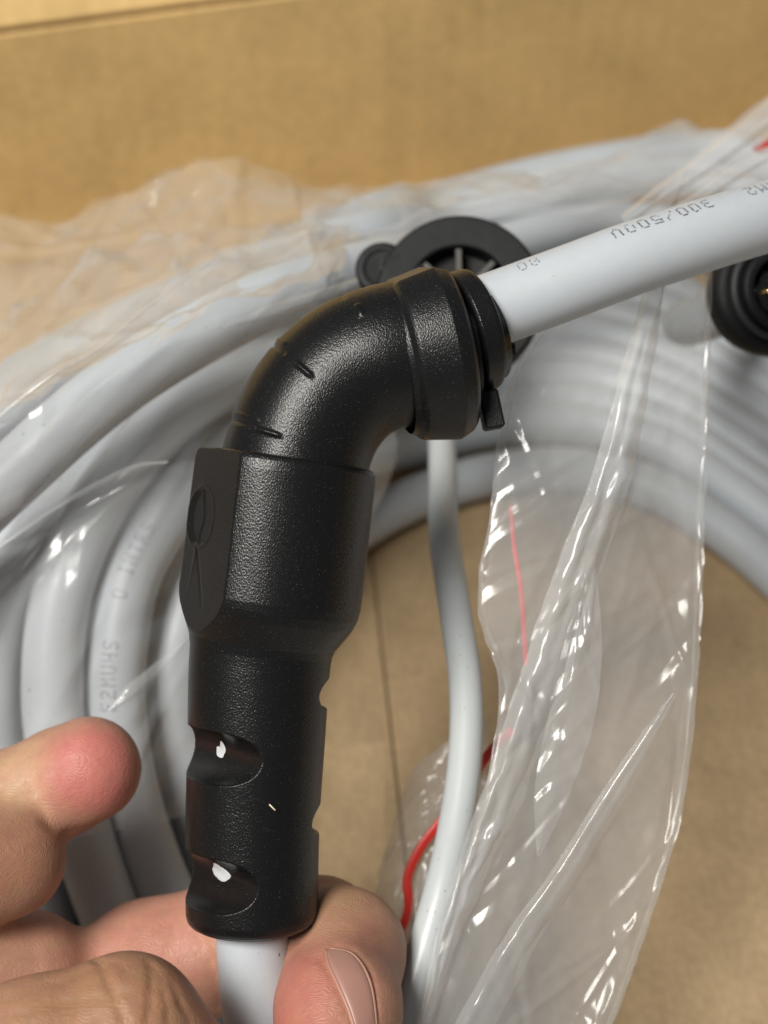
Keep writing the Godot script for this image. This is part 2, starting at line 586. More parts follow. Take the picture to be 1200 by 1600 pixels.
	var ring_tab := [Vector2(0, 80), Vector2(2, 93), Vector2(6, 97.5), Vector2(29, 97.5), Vector2(35, 95), Vector2(38, 88), Vector2(39, 60)]
	var ring_axis := []
	for j in 4:
		var s := j * 14.0
		ring_axis.append([716.0 + 0.957 * s, 524.0 - 0.29 * s, 0.2472 + 0.00003 * s])
	part("gland_ring", swept_body(ring_axis, 1.2, 240, func(_a: float, _c: Vector3, s: float) -> float:
		return table_r(ring_tab, s),
	func(a: float, _c: Vector3, _s: float) -> Color:
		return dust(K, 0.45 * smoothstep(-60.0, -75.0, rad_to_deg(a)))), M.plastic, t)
	var neck := spline([at(700, 540, 0.2465), at(760, 519, 0.249)], 0.002)
	part("neck", tube(neck, 0.0088, 64), M.smooth_black, t)
	# the little latch under the ring
	part("latch", box_mesh(at(766, 641, 0.247), rt * 0.0017 + up * 0.0003, up * 0.0033 - rt * 0.0007, fw * 0.004, 0.0004), M.black, t)
	part("latch", box_mesh(at(790, 548, 0.262), rt * 0.0016, up * 0.0012, fw * 0.003, 0.0003), M.black, t)

# ---------------------------------------------------------------- cables
func build_cables() -> void:
	# the coil: loops are given where they lie on the floor (picture x, y, height) at right and where they climb at left
	var coil := thing("cable_coil", "coil of thick light grey cable lying in the cardboard box under the clear bag", "cable coil", Vector3(0.05, 0, -0.2))
	var R := 0.0065
	var rows := [
		# innermost first: left points [x, y, depth], right points [x, y, height]
		[[[430, 1420, .33], [385, 1250, .335], [385, 1100, .345], [430, 960, .36], [510, 860, .385]], [[660, 774, .0066], [780, 740, .0066], [900, 735, .0066], [1020, 764, .0066], [1150, 845, .0066], [1270, 950, .0066]]],
		[[[335, 1380, .325], [300, 1230, .322], [277, 1140, .32], [270, 1070, .318], [279, 1000, .318], [296, 940, .32], [340, 850, .325], [430, 765, .34], [520, 722, .365]], [[640, 698, .0085], [780, 667, .0066], [900, 662, .0066], [1020, 692, .0066], [1150, 772, .0066], [1290, 880, .0066]]],
		[[[300, 1480, .315], [250, 1380, .31], [205, 1250, .308], [184, 1140, .306], [180, 1064, .306], [188, 980, .307], [206, 900, .309], [246, 825, .312], [320, 735, .318], [420, 675, .335], [520, 645, .36]], [[640, 628, .012], [800, 595, .009], [920, 592, .0066], [1020, 620, .0066], [1150, 697, .0066], [1310, 810, .0066]]],
		[[[190, 1480, .305], [150, 1370, .302], [112, 1250, .3], [84, 1130, .3], [82, 1050, .3], [90, 960, .301], [122, 850, .303], [190, 735, .308], [280, 640, .315], [400, 580, .335], [520, 556, .36]], [[640, 550, .015], [800, 525, .011], [920, 520, .008], [1020, 547, .0066], [1150, 620, .0066], [1330, 735, .0066]]],
		[[[90, 1500, .31], [30, 1320, .308], [-10, 1180, .306], [-16, 1080, .305], [-6, 985, .306], [30, 895, .307], [80, 820, .309], [170, 722, .314], [270, 640, .324], [400, 545, .35], [520, 500, .375]], [[660, 480, .018], [800, 455, .013], [920, 450, .009], [1020, 475, .0066], [1150, 545, .0066], [1350, 665, .0066]]],
		[[[-190, 1250, .29], [-170, 1050, .286], [-90, 860, .282], [50, 715, .28], [120, 652, .281], [197, 592, .284], [300, 528, .29], [415, 470, .30], [500, 440, .312], [590, 415, .326]], [[720, 400, .038], [850, 362, .034], [950, 345, .026], [1060, 360, .016], [1180, 430, .009], [1380, 560, .0066]]],
		[[[-300, 1200, .32], [-240, 1000, .318], [-150, 800, .315], [0, 640, .32], [150, 540, .325], [300, 468, .33], [450, 405, .34], [560, 372, .35]], [[700, 338, .042], [850, 302, .04], [960, 282, .034], [1080, 275, .026], [1230, 330, .014], [1420, 470, .0066]]],
		[[[-330, 1100, .34], [-200, 820, .335], [-60, 660, .338], [150, 530, .35], [350, 440, .36], [560, 350, .372]], [[700, 312, .033], [850, 272, .033], [980, 248, .034], [1080, 235, .03], [1250, 270, .02], [1450, 400, .0066]]],
	]
	# the layer below shows dark between the upper loops
	for k in range(1, 5):
		var low := []
		for q in rows[k][0]:
			low.append([q[0] - 42.0, q[1] - 20.0, q[2] + 0.0155])
		var low2 := []
		for q in rows[k][1]:
			low2.append([q[0] + 6.0, q[1] - 30.0, 0.0066])
		rows.append([low, low2])
	for k in rows.size():
		var p := []
		for q in rows[k][0]:
			p.append(at(q[0], q[1], q[2]))
		for q in rows[k][1]:
			p.append(on_floor(q[0], q[1], q[2]))
		# beyond the picture the loop runs on round towards the viewer and back
		var o: float = 0.0132 * (k if k < 8 else k - 7.5)
		var near := [Vector3(0.150 + o * 0.7, 0.0066, -0.19), Vector3(0.148 + o * 0.7, 0.0066, -0.10), Vector3(0.10 + o * 0.5, 0.0066, -0.045 + o * 0.4), Vector3(0.035, 0.0066 + 0.0, -0.025 + o * 0.75), Vector3(-0.025 - o * 0.6, 0.012, -0.055 + o * 0.55)]
		if k >= 5 and k < 8:
			near[4].y = 0.03
		p.append_array(near)
		var path := spline(p, 0.004, true)
		part("cable_loop", tube(path, R, 28, 0.05 if k != 2 else 0.15), M.coil_printed if k == 2 else M.pvc, coil)
	# the printed cable that plugs into the top of the elbow
	var c := thing("printed_cable", "thick grey cable with 300/500V print running from the elbow to the upper right", "cable", at(770, 483, 0.25))
	var path := spline([at(715, 503, 0.2475), at(770, 484, 0.2485), at(880, 444, 0.2495), at(985, 405, 0.251), at(1090, 371, 0.254), at(1200, 338, 0.259), at(1340, 300, 0.268), at(1520, 262, 0.285), at(1850, 240, 0.32), at(2250, 300, 0.36)], 0.0012)
	var jk := tube(path, 0.00655, 96, 0.1024, -fw)
	part("jacket", jk, M.printed, c)
	var h := thing("held_cable", "thick grey cable leaving the bottom of the elbow connector between finger and hand", "cable", at(400, 1700, 0.243))
	part("jacket", tube(spline([at(395, 1400, 0.245), at(395, 1450, 0.245), at(400, 1540, 0.2445), at(416, 1640, 0.243), at(450, 1800, 0.238)], 0.002), 0.0064, 72, 0.05, -fw), M.pvc, h)
	var th := thing("thin_cable", "thin pale grey cable hanging straight down from behind the elbow", "cable", at(640, 1600, 0.25))
	part("jacket", tube(spline([at(680, 600, 0.345), at(688, 660, 0.34), at(692, 740, 0.325), at(695, 850, 0.30), at(712, 960, 0.285), at(728, 1080, 0.276), at(727, 1180, 0.27), at(712, 1290, 0.264), at(690, 1390, 0.258), at(662, 1490, 0.254), at(635, 1580, 0.251), at(600, 1720, 0.247)], 0.002), 0.0033, 40, 0.05, -fw), M.thin, th)

# ---------------------------------------------------------------- the two black ends lying behind
func build_plugs() -> void:
	var n := (-fw + up * 0.12 - rt * 0.05).normalized()
	var d := 0.300
	var k := d / FOC
	var c := at(718, 462, d)
	var cap := thing("dust_cap", "round black ribbed dust cap lying behind the elbow, grey fins inside its rim", "cap", c)
	part("rim", lathe(c, n, up, [Vector2(118 * k, -60 * k), Vector2(130 * k, -54 * k), Vector2(132 * k, -10 * k), Vector2(130 * k, -2 * k), Vector2(126 * k, 0), Vector2(84 * k, 0), Vector2(80 * k, -3 * k), Vector2(78 * k, -40 * k), Vector2(1 * k, -42 * k)], 120), M.black, cap)
	part("hub", lathe(c - n * (40 * k), n, up, [Vector2(30 * k, 0), Vector2(30 * k, 34 * k), Vector2(27 * k, 38 * k), Vector2(14 * k, 38 * k), Vector2(12 * k, 10 * k), Vector2(0.5 * k, 10 * k)], 60), M.black, cap)
	for j in 8:
		var a := TAU * j / 8.0 + 0.02
		var side := (up - n * up.dot(n)).normalized()
		var oth := n.cross(side)
		var dir := side * cos(a) + oth * sin(a)
		part("fin", box_mesh(c + dir * (54 * k) - n * (24 * k), dir * (23.5 * k), n.cross(dir) * (5 * k), n * (20 * k), 1.2 * k), M.rib, cap)
	# the ear that the strap of the cap hangs from
	var e := at(597, 418, d + 0.003)
	part("ear", lathe(e, n, up, [Vector2(36 * k, -30 * k), Vector2(43 * k, -26 * k), Vector2(43 * k, -5 * k), Vector2(40 * k, -1 * k), Vector2(30 * k, 0), Vector2(27 * k, -3 * k), Vector2(1 * k, -4 * k)], 60), M.black, cap)
	part("strap", box_mesh(at(628, 422, d + 0.003), rt * (30 * k), up * (22 * k) + rt * (4 * k), fw * (10 * k), 2 * k), M.black, cap)
	# the plug at the right edge
	var n2 := (-fw * 0.95 + rt * 0.26 + up * 0.04).normalized()
	var d2 := 0.30
	var q := d2 / FOC * 0.94
	var c2 := at(1222, 452, d2)
	var plug := thing("round_plug", "round black cable plug with a gold pin at the right edge under the printed cable", "plug", c2)
	part("shell", lathe(c2, n2, up, [Vector2(60 * q, -92 * q), Vector2(94 * q, -86 * q), Vector2(98 * q, -64 * q), Vector2(104 * q, -58 * q), Vector2(108 * q, -40 * q), Vector2(108 * q, -24 * q), Vector2(102 * q, -16 * q), Vector2(92 * q, -13 * q), Vector2(90 * q, -16 * q), Vector2(88 * q, -26 * q)], 120), M.black, plug)
	part("seal_ring", lathe(c2, n2, up, [Vector2(89 * q, -28 * q), Vector2(87 * q, -12 * q), Vector2(83 * q, -7 * q), Vector2(76 * q, -8 * q), Vector2(73 * q, -12 * q), Vector2(72 * q, -28 * q)], 96), M.rubber, plug)
	part("inner_sleeve", lathe(c2, n2, up, [Vector2(73 * q, -29 * q), Vector2(70 * q, 0), Vector2(66 * q, 4 * q), Vector2(55 * q, 4 * q), Vector2(52 * q, 0), Vector2(50 * q, -60 * q), Vector2(1 * q, -60 * q)], 96), M.black, plug)
	part("insert", lathe(c2, n2, up, [Vector2(40 * q, -59 * q), Vector2(40 * q, -22 * q), Vector2(37 * q, -18 * q), Vector2(1 * q, -18 * q)], 72, 0, TAU, 6, 0.12), M.smooth_black, plug)
	var s2 := (up - n2 * up.dot(n2)).normalized()
	for j in 3:
		var a := TAU * j / 3.0 + 1.75
		var o := (s2 * cos(a) + n2.cross(s2) * sin(a)) * (19 * q)
		part("gold_pin", lathe(c2 + o, n2, up, [Vector2(7 * q, -19 * q), Vector2(7 * q, -4 * q), Vector2(5 * q, -1 * q), Vector2(0.5 * q, 0)], 24), M.gold, plug)
	part("cable_tail", tube(spline([c2 - n2 * (70 * q), c2 - n2 * (260 * q), on_floor(1290, 440, 0.02), on_floor(1450, 420, 0.008)], 0.003), 0.0058, 28, 0.05), M.pvc, plug)

# ---------------------------------------------------------------- clear film
func cr(a: Vector3, b: Vector3, c: Vector3, d: Vector3, t: float) -> Vector3:
	return 0.5 * (2.0 * b + (c - a) * t + (2.0 * a - 5.0 * b + 4.0 * c - d) * t * t + (3.0 * b - a - 3.0 * c + d) * t * t * t)

func film(net: Array, nu: int, nv: int, amp: float, folds: int, sd: int, bias := -1.0, ws := 1.0, wave := 0.5) -> ArrayMesh:
	var h: int = net.size()
	var w: int = net[0].size()
	var v := PackedVector3Array()
	v.resize(nu * nv)
	for j in nv:
		var y := float(j) / (nv - 1) * (h - 1)
		var yi := mini(int(y), h - 2)
		var row := []
		for i in w:
			var a: Vector3 = net[maxi(yi - 1, 0)][i]
			row.append(cr(a if yi > 0 else net[0][i] * 2.0 - net[1][i], net[yi][i], net[yi + 1][i], net[yi + 2][i] if yi + 2 < h else net[h - 1][i] * 2.0 - net[h - 2][i], y - yi))
		for i in nu:
			var x := float(i) / (nu - 1) * (w - 1)
			var xi := mini(int(x), w - 2)
			v[j * nu + i] = cr(row[xi - 1] if xi > 0 else row[0] * 2.0 - row[1], row[xi], row[xi + 1], row[xi + 2] if xi + 2 < w else row[w - 1] * 2.0 - row[w - 2], x - xi)
	# creases: short tent-shaped folds at random places, and crumple between them
	var su: float = (v[(nv / 2) * nu + nu - 1] - v[(nv / 2) * nu]).length()
	var sv: float = (v[(nv - 1) * nu + nu / 2] - v[nu / 2]).length()
	var r := RandomNumberGenerator.new()
	r.seed = sd
	var fs := []
	for k in folds:
		var ang := r.randf_range(-PI, PI) if bias < 0 else deg_to_rad(bias) + r.randfn(0, 0.55)
		fs.append([r.randf() * su, r.randf() * sv, cos(ang), sin(ang), r.randf_range(0.3, 1.0) * amp * (1 if r.randf() < 0.65 else -1), r.randf_range(0.0012, 0.004) * ws, r.randf_range(0.015, 0.06) * ws])
	var f := noise(38.0, sd, FastNoiseLite.TYPE_SIMPLEX_SMOOTH, 2)
	var disp := PackedFloat32Array()
	disp.resize(nu * nv)
	for j in nv:
		for i in nu:
			var x := float(i) / (nu - 1) * su
			var y := float(j) / (nv - 1) * sv
			var q := f.get_noise_2d(x / ws, y / ws) * amp * wave
			for c in fs:
				var dx: float = x - c[0]
				var dy: float = y - c[1]
				var along: float = (dx * c[2] + dy * c[3]) / c[6]
				if along > -1.0 and along < 1.0:
					var ac: float = absf(-dx * c[3] + dy * c[2]) / c[5]
					if ac < 1.0:
						q += c[4] * (1.0 - ac) * (1.0 - along * along)
			disp[j * nu + i] = q
	var out := PackedVector3Array()
	out.resize(nu * nv)
	for j in nv:
		for i in nu:
			var du := v[j * nu + mini(i + 1, nu - 1)] - v[j * nu + maxi(i - 1, 0)]
			var dv := v[mini(j + 1, nv - 1) * nu + i] - v[maxi(j - 1, 0) * nu + i]
			var n := du.cross(dv).normalized()
			if n.dot(-fw) < 0:
				n = -n
			out[j * nu + i] = v[j * nu + i] + n * disp[j * nu + i]
	return grid_mesh(out, nu, nv)

func net_of(rows: Array) -> Array:
	var out := []
	for r in rows:
		var line := []
		for q in r:
			line.append(at(q[0], q[1], q[2]))
		out.append(line)
	return out

# a narrow fold standing on a sheet: [x, y, half width, distance] along its crest
func pleat(list: Array, m: Material, parent: Node3D, sd: int, arch := 0.002, called := "pleat") -> void:
	var net := []
	for k in list.size():
		var a: Array = list[maxi(k - 1, 0)]
		var b: Array = list[mini(k + 1, list.size() - 1)]
		var t := Vector2(b[0] - a[0], b[1] - a[1]).normalized()
		var n := Vector2(-t.y, t.x)
		var q: Array = list[k]
		var line := []
		for i in 5:
			var u := i / 2.0 - 1.0
			line.append([q[0] + n.x * u * q[2], q[1] + n.y * u * q[2], q[3] + arch * pow(absf(u), 5.0)])
		net.append(line)
	part(called, film(net_of(net), 26, 160, 0.00015, 14, sd, 95.0), m, parent)

func build_film() -> void:
	var b := thing("clear_bag", "large crumpled clear plastic bag draped over the cable coil at left and back", "plastic bag", on_floor(300, 600, 0.0))
	# over the left of the coil
	var left := [
		[[-160, 290, .372], [60, 350, .372], [180, 314, .374], [310, 253, .376], [420, 264, .378], [500, 292, .38], [548, 288, .385]],
		[[-170, 400, .335], [60, 430, .335], [180, 405, .335], [310, 365, .338], [420, 350, .342], [500, 345, .345], [545, 345, .35]],
		[[-180, 560, .2850], [40, 560, .2850], [170, 520, .2880], [300, 470, .2930], [420, 425, .3000], [500, 410, .299], [540, 402, .304]],
		[[-180, 700, .2560], [30, 660, .2580], [150, 600, .2615], [280, 530, .2680], [420, 480, .2770], [500, 455, .2860], [535, 450, .2960]],
		[[-180, 850, .2600], [20, 810, .2720], [130, 740, .2800], [260, 660, .2850], [400, 600, .2980], [520, 570, .3130], [560, 565, .3230]],
		[[-180, 1000, .2650], [10, 970, .2790], [110, 930, .2780], [220, 880, .2840], [330, 830, .2980], [470, 760, .3130], [620, 720, .3330]],
		[[-180, 1180, .2760], [0, 1150, .2860], [100, 1130, .2840], [200, 1110, .2900], [300, 1080, .3010], [400, 1050, .3120], [480, 1000, .3240]],
		[[-180, 1400, .2820], [0, 1330, .2880], [110, 1310, .2860], [220, 1290, .2920], [310, 1270, .3020], [390, 1240, .3090], [450, 1200, .3190]],
	]
	part("left_sheet", film(net_of(left), 230, 260, 0.0011, 60, 7, 140.0, 1.6, 1.0), M.film, b)
	# a second layer puffed up at the back left
	var puff := [
		[[-200, 350, .380], [0, 345, .380], [110, 347, .381], [230, 292, .382], [330, 264, .384], [430, 300, .388], [560, 310, .392]],
		[[-200, 430, .352], [0, 420, .354], [110, 400, .357], [230, 355, .362], [330, 335, .366], [430, 330, .372], [560, 325, .38]],
		[[-200, 570, .312], [0, 540, .318], [110, 490, .324], [230, 435, .329], [330, 395, .334], [430, 362, .341], [560, 345, .349]],
		[[-200, 720, .284], [0, 670, .288], [110, 600, .292], [230, 520, .299], [330, 465, .303], [430, 412, .312], [560, 370, .325]],
	]
	part("back_sheet", film(net_of(puff), 240, 190, 0.0026, 64, 17, -1.0, 2.1, 0.3), M.film_crisp, b)
	var back := [
		[[470, 292, .386], [620, 285, .39], [740, 274, .394], [880, 262, .40], [1060, 216, .407], [1220, 190, .412], [1420, 180, .42]],
		[[470, 340, .352], [620, 325, .36], [740, 305, .365], [880, 285, .375], [1060, 255, .385], [1220, 240, .392], [1420, 240, .40]],
		[[480, 400, .332], [620, 380, .34], [740, 350, .348], [880, 325, .355], [1060, 310, .37], [1220, 310, .38], [1420, 330, .39]],
	]
	part("back_sheet", film(net_of(back), 240, 120, 0.0022, 40, 27, 165.0, 2.2, 1.2), M.film_milky, b)
	var lift := [
		[[1000, 345, .30], [1060, 270, .315], [1120, 215, .325], [1200, 150, .335], [1330, 60, .345]],
		[[1010, 360, .296], [1080, 305, .308], [1150, 255, .316], [1240, 205, .325], [1360, 130, .335]],
		[[1020, 380, .29], [1100, 340, .30], [1180, 300, .308], [1270, 270, .315], [1380, 220, .325]],
		[[1030, 410, .286], [1110, 380, .294], [1200, 350, .30], [1290, 330, .306], [1390, 300, .315]],
	]
	part("lifted_corner", film(net_of(lift), 120, 100, 0.0008, 26, 33, 35.0), M.film_milky, b)
	pleat([[-60, 895, 3, .271], [20, 840, 4, .273], [90, 792, 4, .275], [160, 752, 4, .277], [215, 728, 3, .279], [262, 722, 0.4, .281]], M.film, b, 101, 0.0008)
	pleat([[-60, 700, 5, .262], [20, 632, 6, .263], [85, 582, 7, .264], [150, 546, 5, .266], [230, 480, 4, .27], [330, 410, 0.4, .28]], M.film, b, 102, 0.001)
	pleat([[170, 1110, 1, .277], [205, 1080, 8, .278], [250, 1040, 8, .28], [300, 990, 1, .283]], M.film, b, 103, 0.0005)
	pleat([[340, 512, 0.5, .282], [420, 488, 8, .285], [500, 462, 9, .289], [560, 440, 6, .293]], M.film, b, 104, 0.0014)
	pleat([[975, 345, 10, .285], [1040, 298, 14, .292], [1110, 250, 16, .30], [1180, 196, 18, .307], [1280, 120, 20, .315]], M.film_milky, b, 105, 0.0025)
	pleat([[1000, 360, 7, .283], [1080, 318, 10, .289], [1160, 262, 12, .296], [1260, 210, 12, .303]], M.film_milky, b, 106, 0.0018)
	part("zip_strip", tube(spline([at(1183, 236, .32), at(1215, 214, .323), at(1290, 165, .328)], 0.002), 0.0013, 10, 0.1, Vector3.ZERO, -1.0, 0.3), M.red, b)
	# the bag hanging from the printed cable at right
	var z := thing("hanging_zip_bag", "clear zip bag with a red strip hanging under the printed cable at right", "plastic bag", at(800, 1600, 0.255))
	var front := [
		[[880, 470, .2665], [940, 452, .264], [1000, 436, .262], [1050, 430, .2625], [1085, 424, .265], [1112, 420, .267]],
		[[812, 570, .264], [880, 560, .2615], [950, 555, .260], [1020, 550, .260], [1070, 545, .262], [1108, 545, .264]],
		[[782, 680, .262], [850, 680, .259], [930, 680, .2575], [1005, 675, .258], [1060, 670, .26], [1104, 670, .262]],
		[[768, 810, .261], [830, 820, .258], [910, 830, .256], [990, 830, .256], [1050, 830, .258], [1098, 830, .26]],
		[[750, 950, .260], [820, 960, .257], [900, 970, .255], [980, 975, .255], [1040, 980, .2565], [1092, 985, .258]],
		[[782, 1080, .259], [835, 1100, .2565], [900, 1110, .2545], [970, 1110, .254], [1030, 1105, .2545], [1085, 1095, .256]],
		[[752, 1270, .2565], [812, 1270, .254], [880, 1275, .252], [950, 1275, .2515], [1010, 1275, .252], [1063, 1272, .2535]],
		[[688, 1460, .254], [760, 1470, .251], [830, 1475, .249], [890, 1478, .2485], [945, 1480, .249], [1000, 1480, .25]],
		[[650, 1640, .251], [720, 1640, .248], [790, 1640, .246], [850, 1640, .2455], [900, 1640, .246], [942, 1640, .247]],
		[[610, 1800, .249], [680, 1800, .246], [750, 1800, .244], [810, 1800, .2435], [850, 1800, .244], [890, 1800, .245]],
	]
	for r in front:
		for i in 6:
			r[i][2] += (i / 5.0 - 0.5) * 0.011
		r.push_front([r[0][0] + 9.0, r[0][1], r[0][2] + 0.0022])
		r.append([r[-1][0] - 9.0, r[-1][1], r[-1][2] + 0.0022])
	part("front_sheet", film(net_of(front), 220, 520, 0.00026, 110, 41, 104.0, 0.62, 0.8), M.film, z)
	var rear := []
	for r in front:
		var line := []
		for i in r.size():
			if i == 0 or i == r.size() - 1:
				continue
			var e := 1.0 - pow(absf(i - 3.5) / 2.5, 2.0)
			line.append([r[i][0] + (5.0 if i < 4 else -5.0), r[i][1], r[i][2] + 0.002 + 0.006 * e])
		rear.append(line)
	part("rear_sheet", film(net_of(rear), 150, 360, 0.0006, 70, 47, 98.0, 0.9, 1.2), M.film, z)
	# the pleat that runs down across it
	var pl := []
	for q in [[1034, 385, 13], [1024, 440, 15], [1010, 510, 18], [985, 620, 23], [950, 760, 28], [893, 920, 32], [856, 1040, 33], [812, 1165, 32], [752, 1320, 24], [706, 1440, 18], [675, 1560, 12], [642, 1700, 8]]:
		var line := []
		for i in 5:
			var u := i / 2.0 - 1.0
			line.append([q[0] + u * q[2], q[1] + u * q[2] * 0.34, 0.2525 + 0.0028 * pow(absf(u), 6.0) + 0.0012 * u - (q[1] - 900.0) * 0.0000085 + maxf(0.0, 570.0 - q[1]) * 0.00004])
		pl.append(line)
	part("pleat", film(net_of(pl), 60, 360, 0.00035, 60, 53, 104.0, 0.7), M.film_milky, z)
	var flap := [
		[[925, 865, .2540], [928, 868, .2540], [931, 872, .2542]],
		[[885, 990, .2540], [912, 1000, .2536], [940, 1010, .2540]],
		[[858, 1110, .2530], [890, 1120, .2525], [928, 1130, .2530]],
		[[836, 1230, .2522], [860, 1236, .2516], [890, 1240, .2520]],
		[[838, 1335, .2512], [841, 1338, .2510], [844, 1341, .2512]],
	]
	part("folded_flap", film(net_of(flap), 60, 160, 0.0003, 30, 59, 100.0, 0.7), M.film, z)
	# second diagonal fold from lower left to right edge
	var dg := []
	for q in [[1055, 1085, 6], [1010, 1160, 12], [950, 1255, 16], [880, 1370, 18], [820, 1460, 22], [760, 1570, 26], [700, 1690, 30]]:
		var line := []
		for i in 5:
			var u := i / 2.0 - 1.0
			line.append([q[0] + u * q[2], q[1] + u * q[2] * 0.5, 0.2485 + 0.0015 * pow(absf(u), 6.0) + 0.0008 * u - (q[1] - 1250.0) * 0.000008])
		dg.append(line)
	part("pleat", film(net_of(dg), 40, 220, 0.0002, 24, 61, 120.0, 0.7), M.film, z)
	# the tail of the bag behind the thin cable, with the red strip
	var tail := [
		[[600, 1330, .296], [640, 1215, .294], [690, 1165, .292], [730, 1140, .29], [765, 1120, .288]],
		[[590, 1390, .291], [635, 1310, .289], [685, 1270, .287], [725, 1250, .285], [758, 1240, .283]],
		[[585, 1470, .285], [625, 1420, .283], [670, 1390, .281], [705, 1370, .279], [735, 1360, .277]],
		[[580, 1760, .272], [605, 1750, .27], [630, 1740, .268], [655, 1730, .266], [675, 1720, .264]],
	]
	part("tail", film(net_of(tail), 120, 120, 0.0007, 34, 67, 110.0), M.film_milky, z)
	part("zip_strip", tube(spline([at(800, 1140, .284), at(770, 1170, .2835), at(735, 1220, .283), at(690, 1282, .2825), at(655, 1328, .282), at(636, 1375, .2815), at(639, 1415, .281), at(625, 1462, .2805), at(610, 1520, .28)], 0.0015), 0.00095, 12, 0.1, -fw, -1.0, 0.35), M.red, z)
	part("zip_strip", tube(spline([at(798, 790, .2785), at(803, 850, .278), at(814, 920, .2775), at(819, 990, .277), at(822, 1040, .277)], 0.0015), 0.00045, 12, 0.1, -fw, -1.0, 0.35), M.red, z)

# ---------------------------------------------------------------- the box
func build_box() -> void:
	var a := deg_to_rad(15.57)
	var along := Vector3(cos(a), 0, -sin(a))
	var out := Vector3(-sin(a), 0, -cos(a))                       # away from the viewer
	var p0 := Vector3(-0.1173, 0, -0.3997)
	var t := 0.0035
	var h := 0.085
	var x := thing("cardboard_box", "open brown corrugated cardboard box that holds the coiled cable and bags", "box", Vector3(0.05, 0, -0.2))
	var mid := p0 + along * 0.16
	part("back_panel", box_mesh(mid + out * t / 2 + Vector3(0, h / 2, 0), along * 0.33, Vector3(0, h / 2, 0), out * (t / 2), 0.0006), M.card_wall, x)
	# the crease and the flap folded out above it
	var fd := (out * 0.62 + Vector3.UP * 0.78).normalized()
	var fn := along.cross(fd).normalized()
	part("flap", box_mesh(mid + Vector3(0, h + 0.0012, 0) + out * 0.0012 + fd * 0.06, along * 0.327, fd * 0.06, fn * (t / 2), 0.0006), M.card_wall, x)
	var lp := p0 - along * 0.168
	part("side_panel", box_mesh(lp - out * 0.24 + Vector3(0, h / 2, 0), out * 0.24, Vector3(0, h / 2, 0), along * (t / 2), 0.0006), M.card_wall, x)
	var rp := p0 + along * 0.488
	part("side_panel", box_mesh(rp - out * 0.24 + Vector3(0, h / 2, 0), out * 0.24, Vector3(0, h / 2, 0), along * (t / 2), 0.0006), M.card_wall, x)
	# floor flaps with the slit between them
	var s0 := on_floor(580, 860, 0)
	var s1 := on_floor(624, 1250, 0)
	var sd := (s1 - s0).normalized()
	var sx := Vector3.UP.cross(sd).normalized()
	if sx.x < 0:
		sx = -sx
	var sm := s0.lerp(s1, 0.5) - Vector3(0, 0.002, 0)
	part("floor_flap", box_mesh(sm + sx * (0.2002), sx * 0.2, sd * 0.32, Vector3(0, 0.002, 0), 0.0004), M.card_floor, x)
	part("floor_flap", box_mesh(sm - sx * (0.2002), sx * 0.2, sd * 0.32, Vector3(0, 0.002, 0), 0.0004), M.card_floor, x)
	var g := PlaneMesh.new()
	g.size = Vector2(3, 3)
	var fl := struct("floor", g, M.table)
	fl.position = Vector3(0, -0.009, -0.2)
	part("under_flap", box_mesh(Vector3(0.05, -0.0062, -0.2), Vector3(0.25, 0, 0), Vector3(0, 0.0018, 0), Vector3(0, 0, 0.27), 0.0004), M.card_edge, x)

# ---------------------------------------------------------------- the hand
var bones := []          # [a, b, radius a, radius b, group]
var creases := []        # [a, b, depth, width]

func bone(a: Array, b: Array, ra: float, rb: float) -> void:
	# radii in picture pixels at the joint's own distance
	bones.append([at(a[0], a[1], a[2]), at(b[0], b[1], b[2]), ra * a[2] / FOC, rb * b[2] / FOC])

func field(p: Vector3, who: Array) -> float:
	var d := 1.0
	for k in who:
		var q: Array = bones[k]
		var a: Vector3 = q[0]
		var ab: Vector3 = q[1] - a
		var t := clampf((p - a).dot(ab) / ab.length_squared(), 0.0, 1.0)
		var e := (p - a - ab * t).length() - lerpf(q[2], q[3], t)
		var w: float = q[4]
		var h := maxf(w - absf(d - e), 0.0) / w
		d = minf(d, e) - h * h * w * 0.25
	return d

func carve(p: Vector3) -> float:
	var s := 0.0
	for c in creases:
		var a: Vector3 = c[0]
		var ab: Vector3 = c[1] - a
		var t := clampf((p - a).dot(ab) / ab.length_squared(), 0.0, 1.0)
		var e: float = (p - a - ab * t).length() / c[3]
		if e < 3.0:
			s += c[2] * exp(-e * e)
	return s

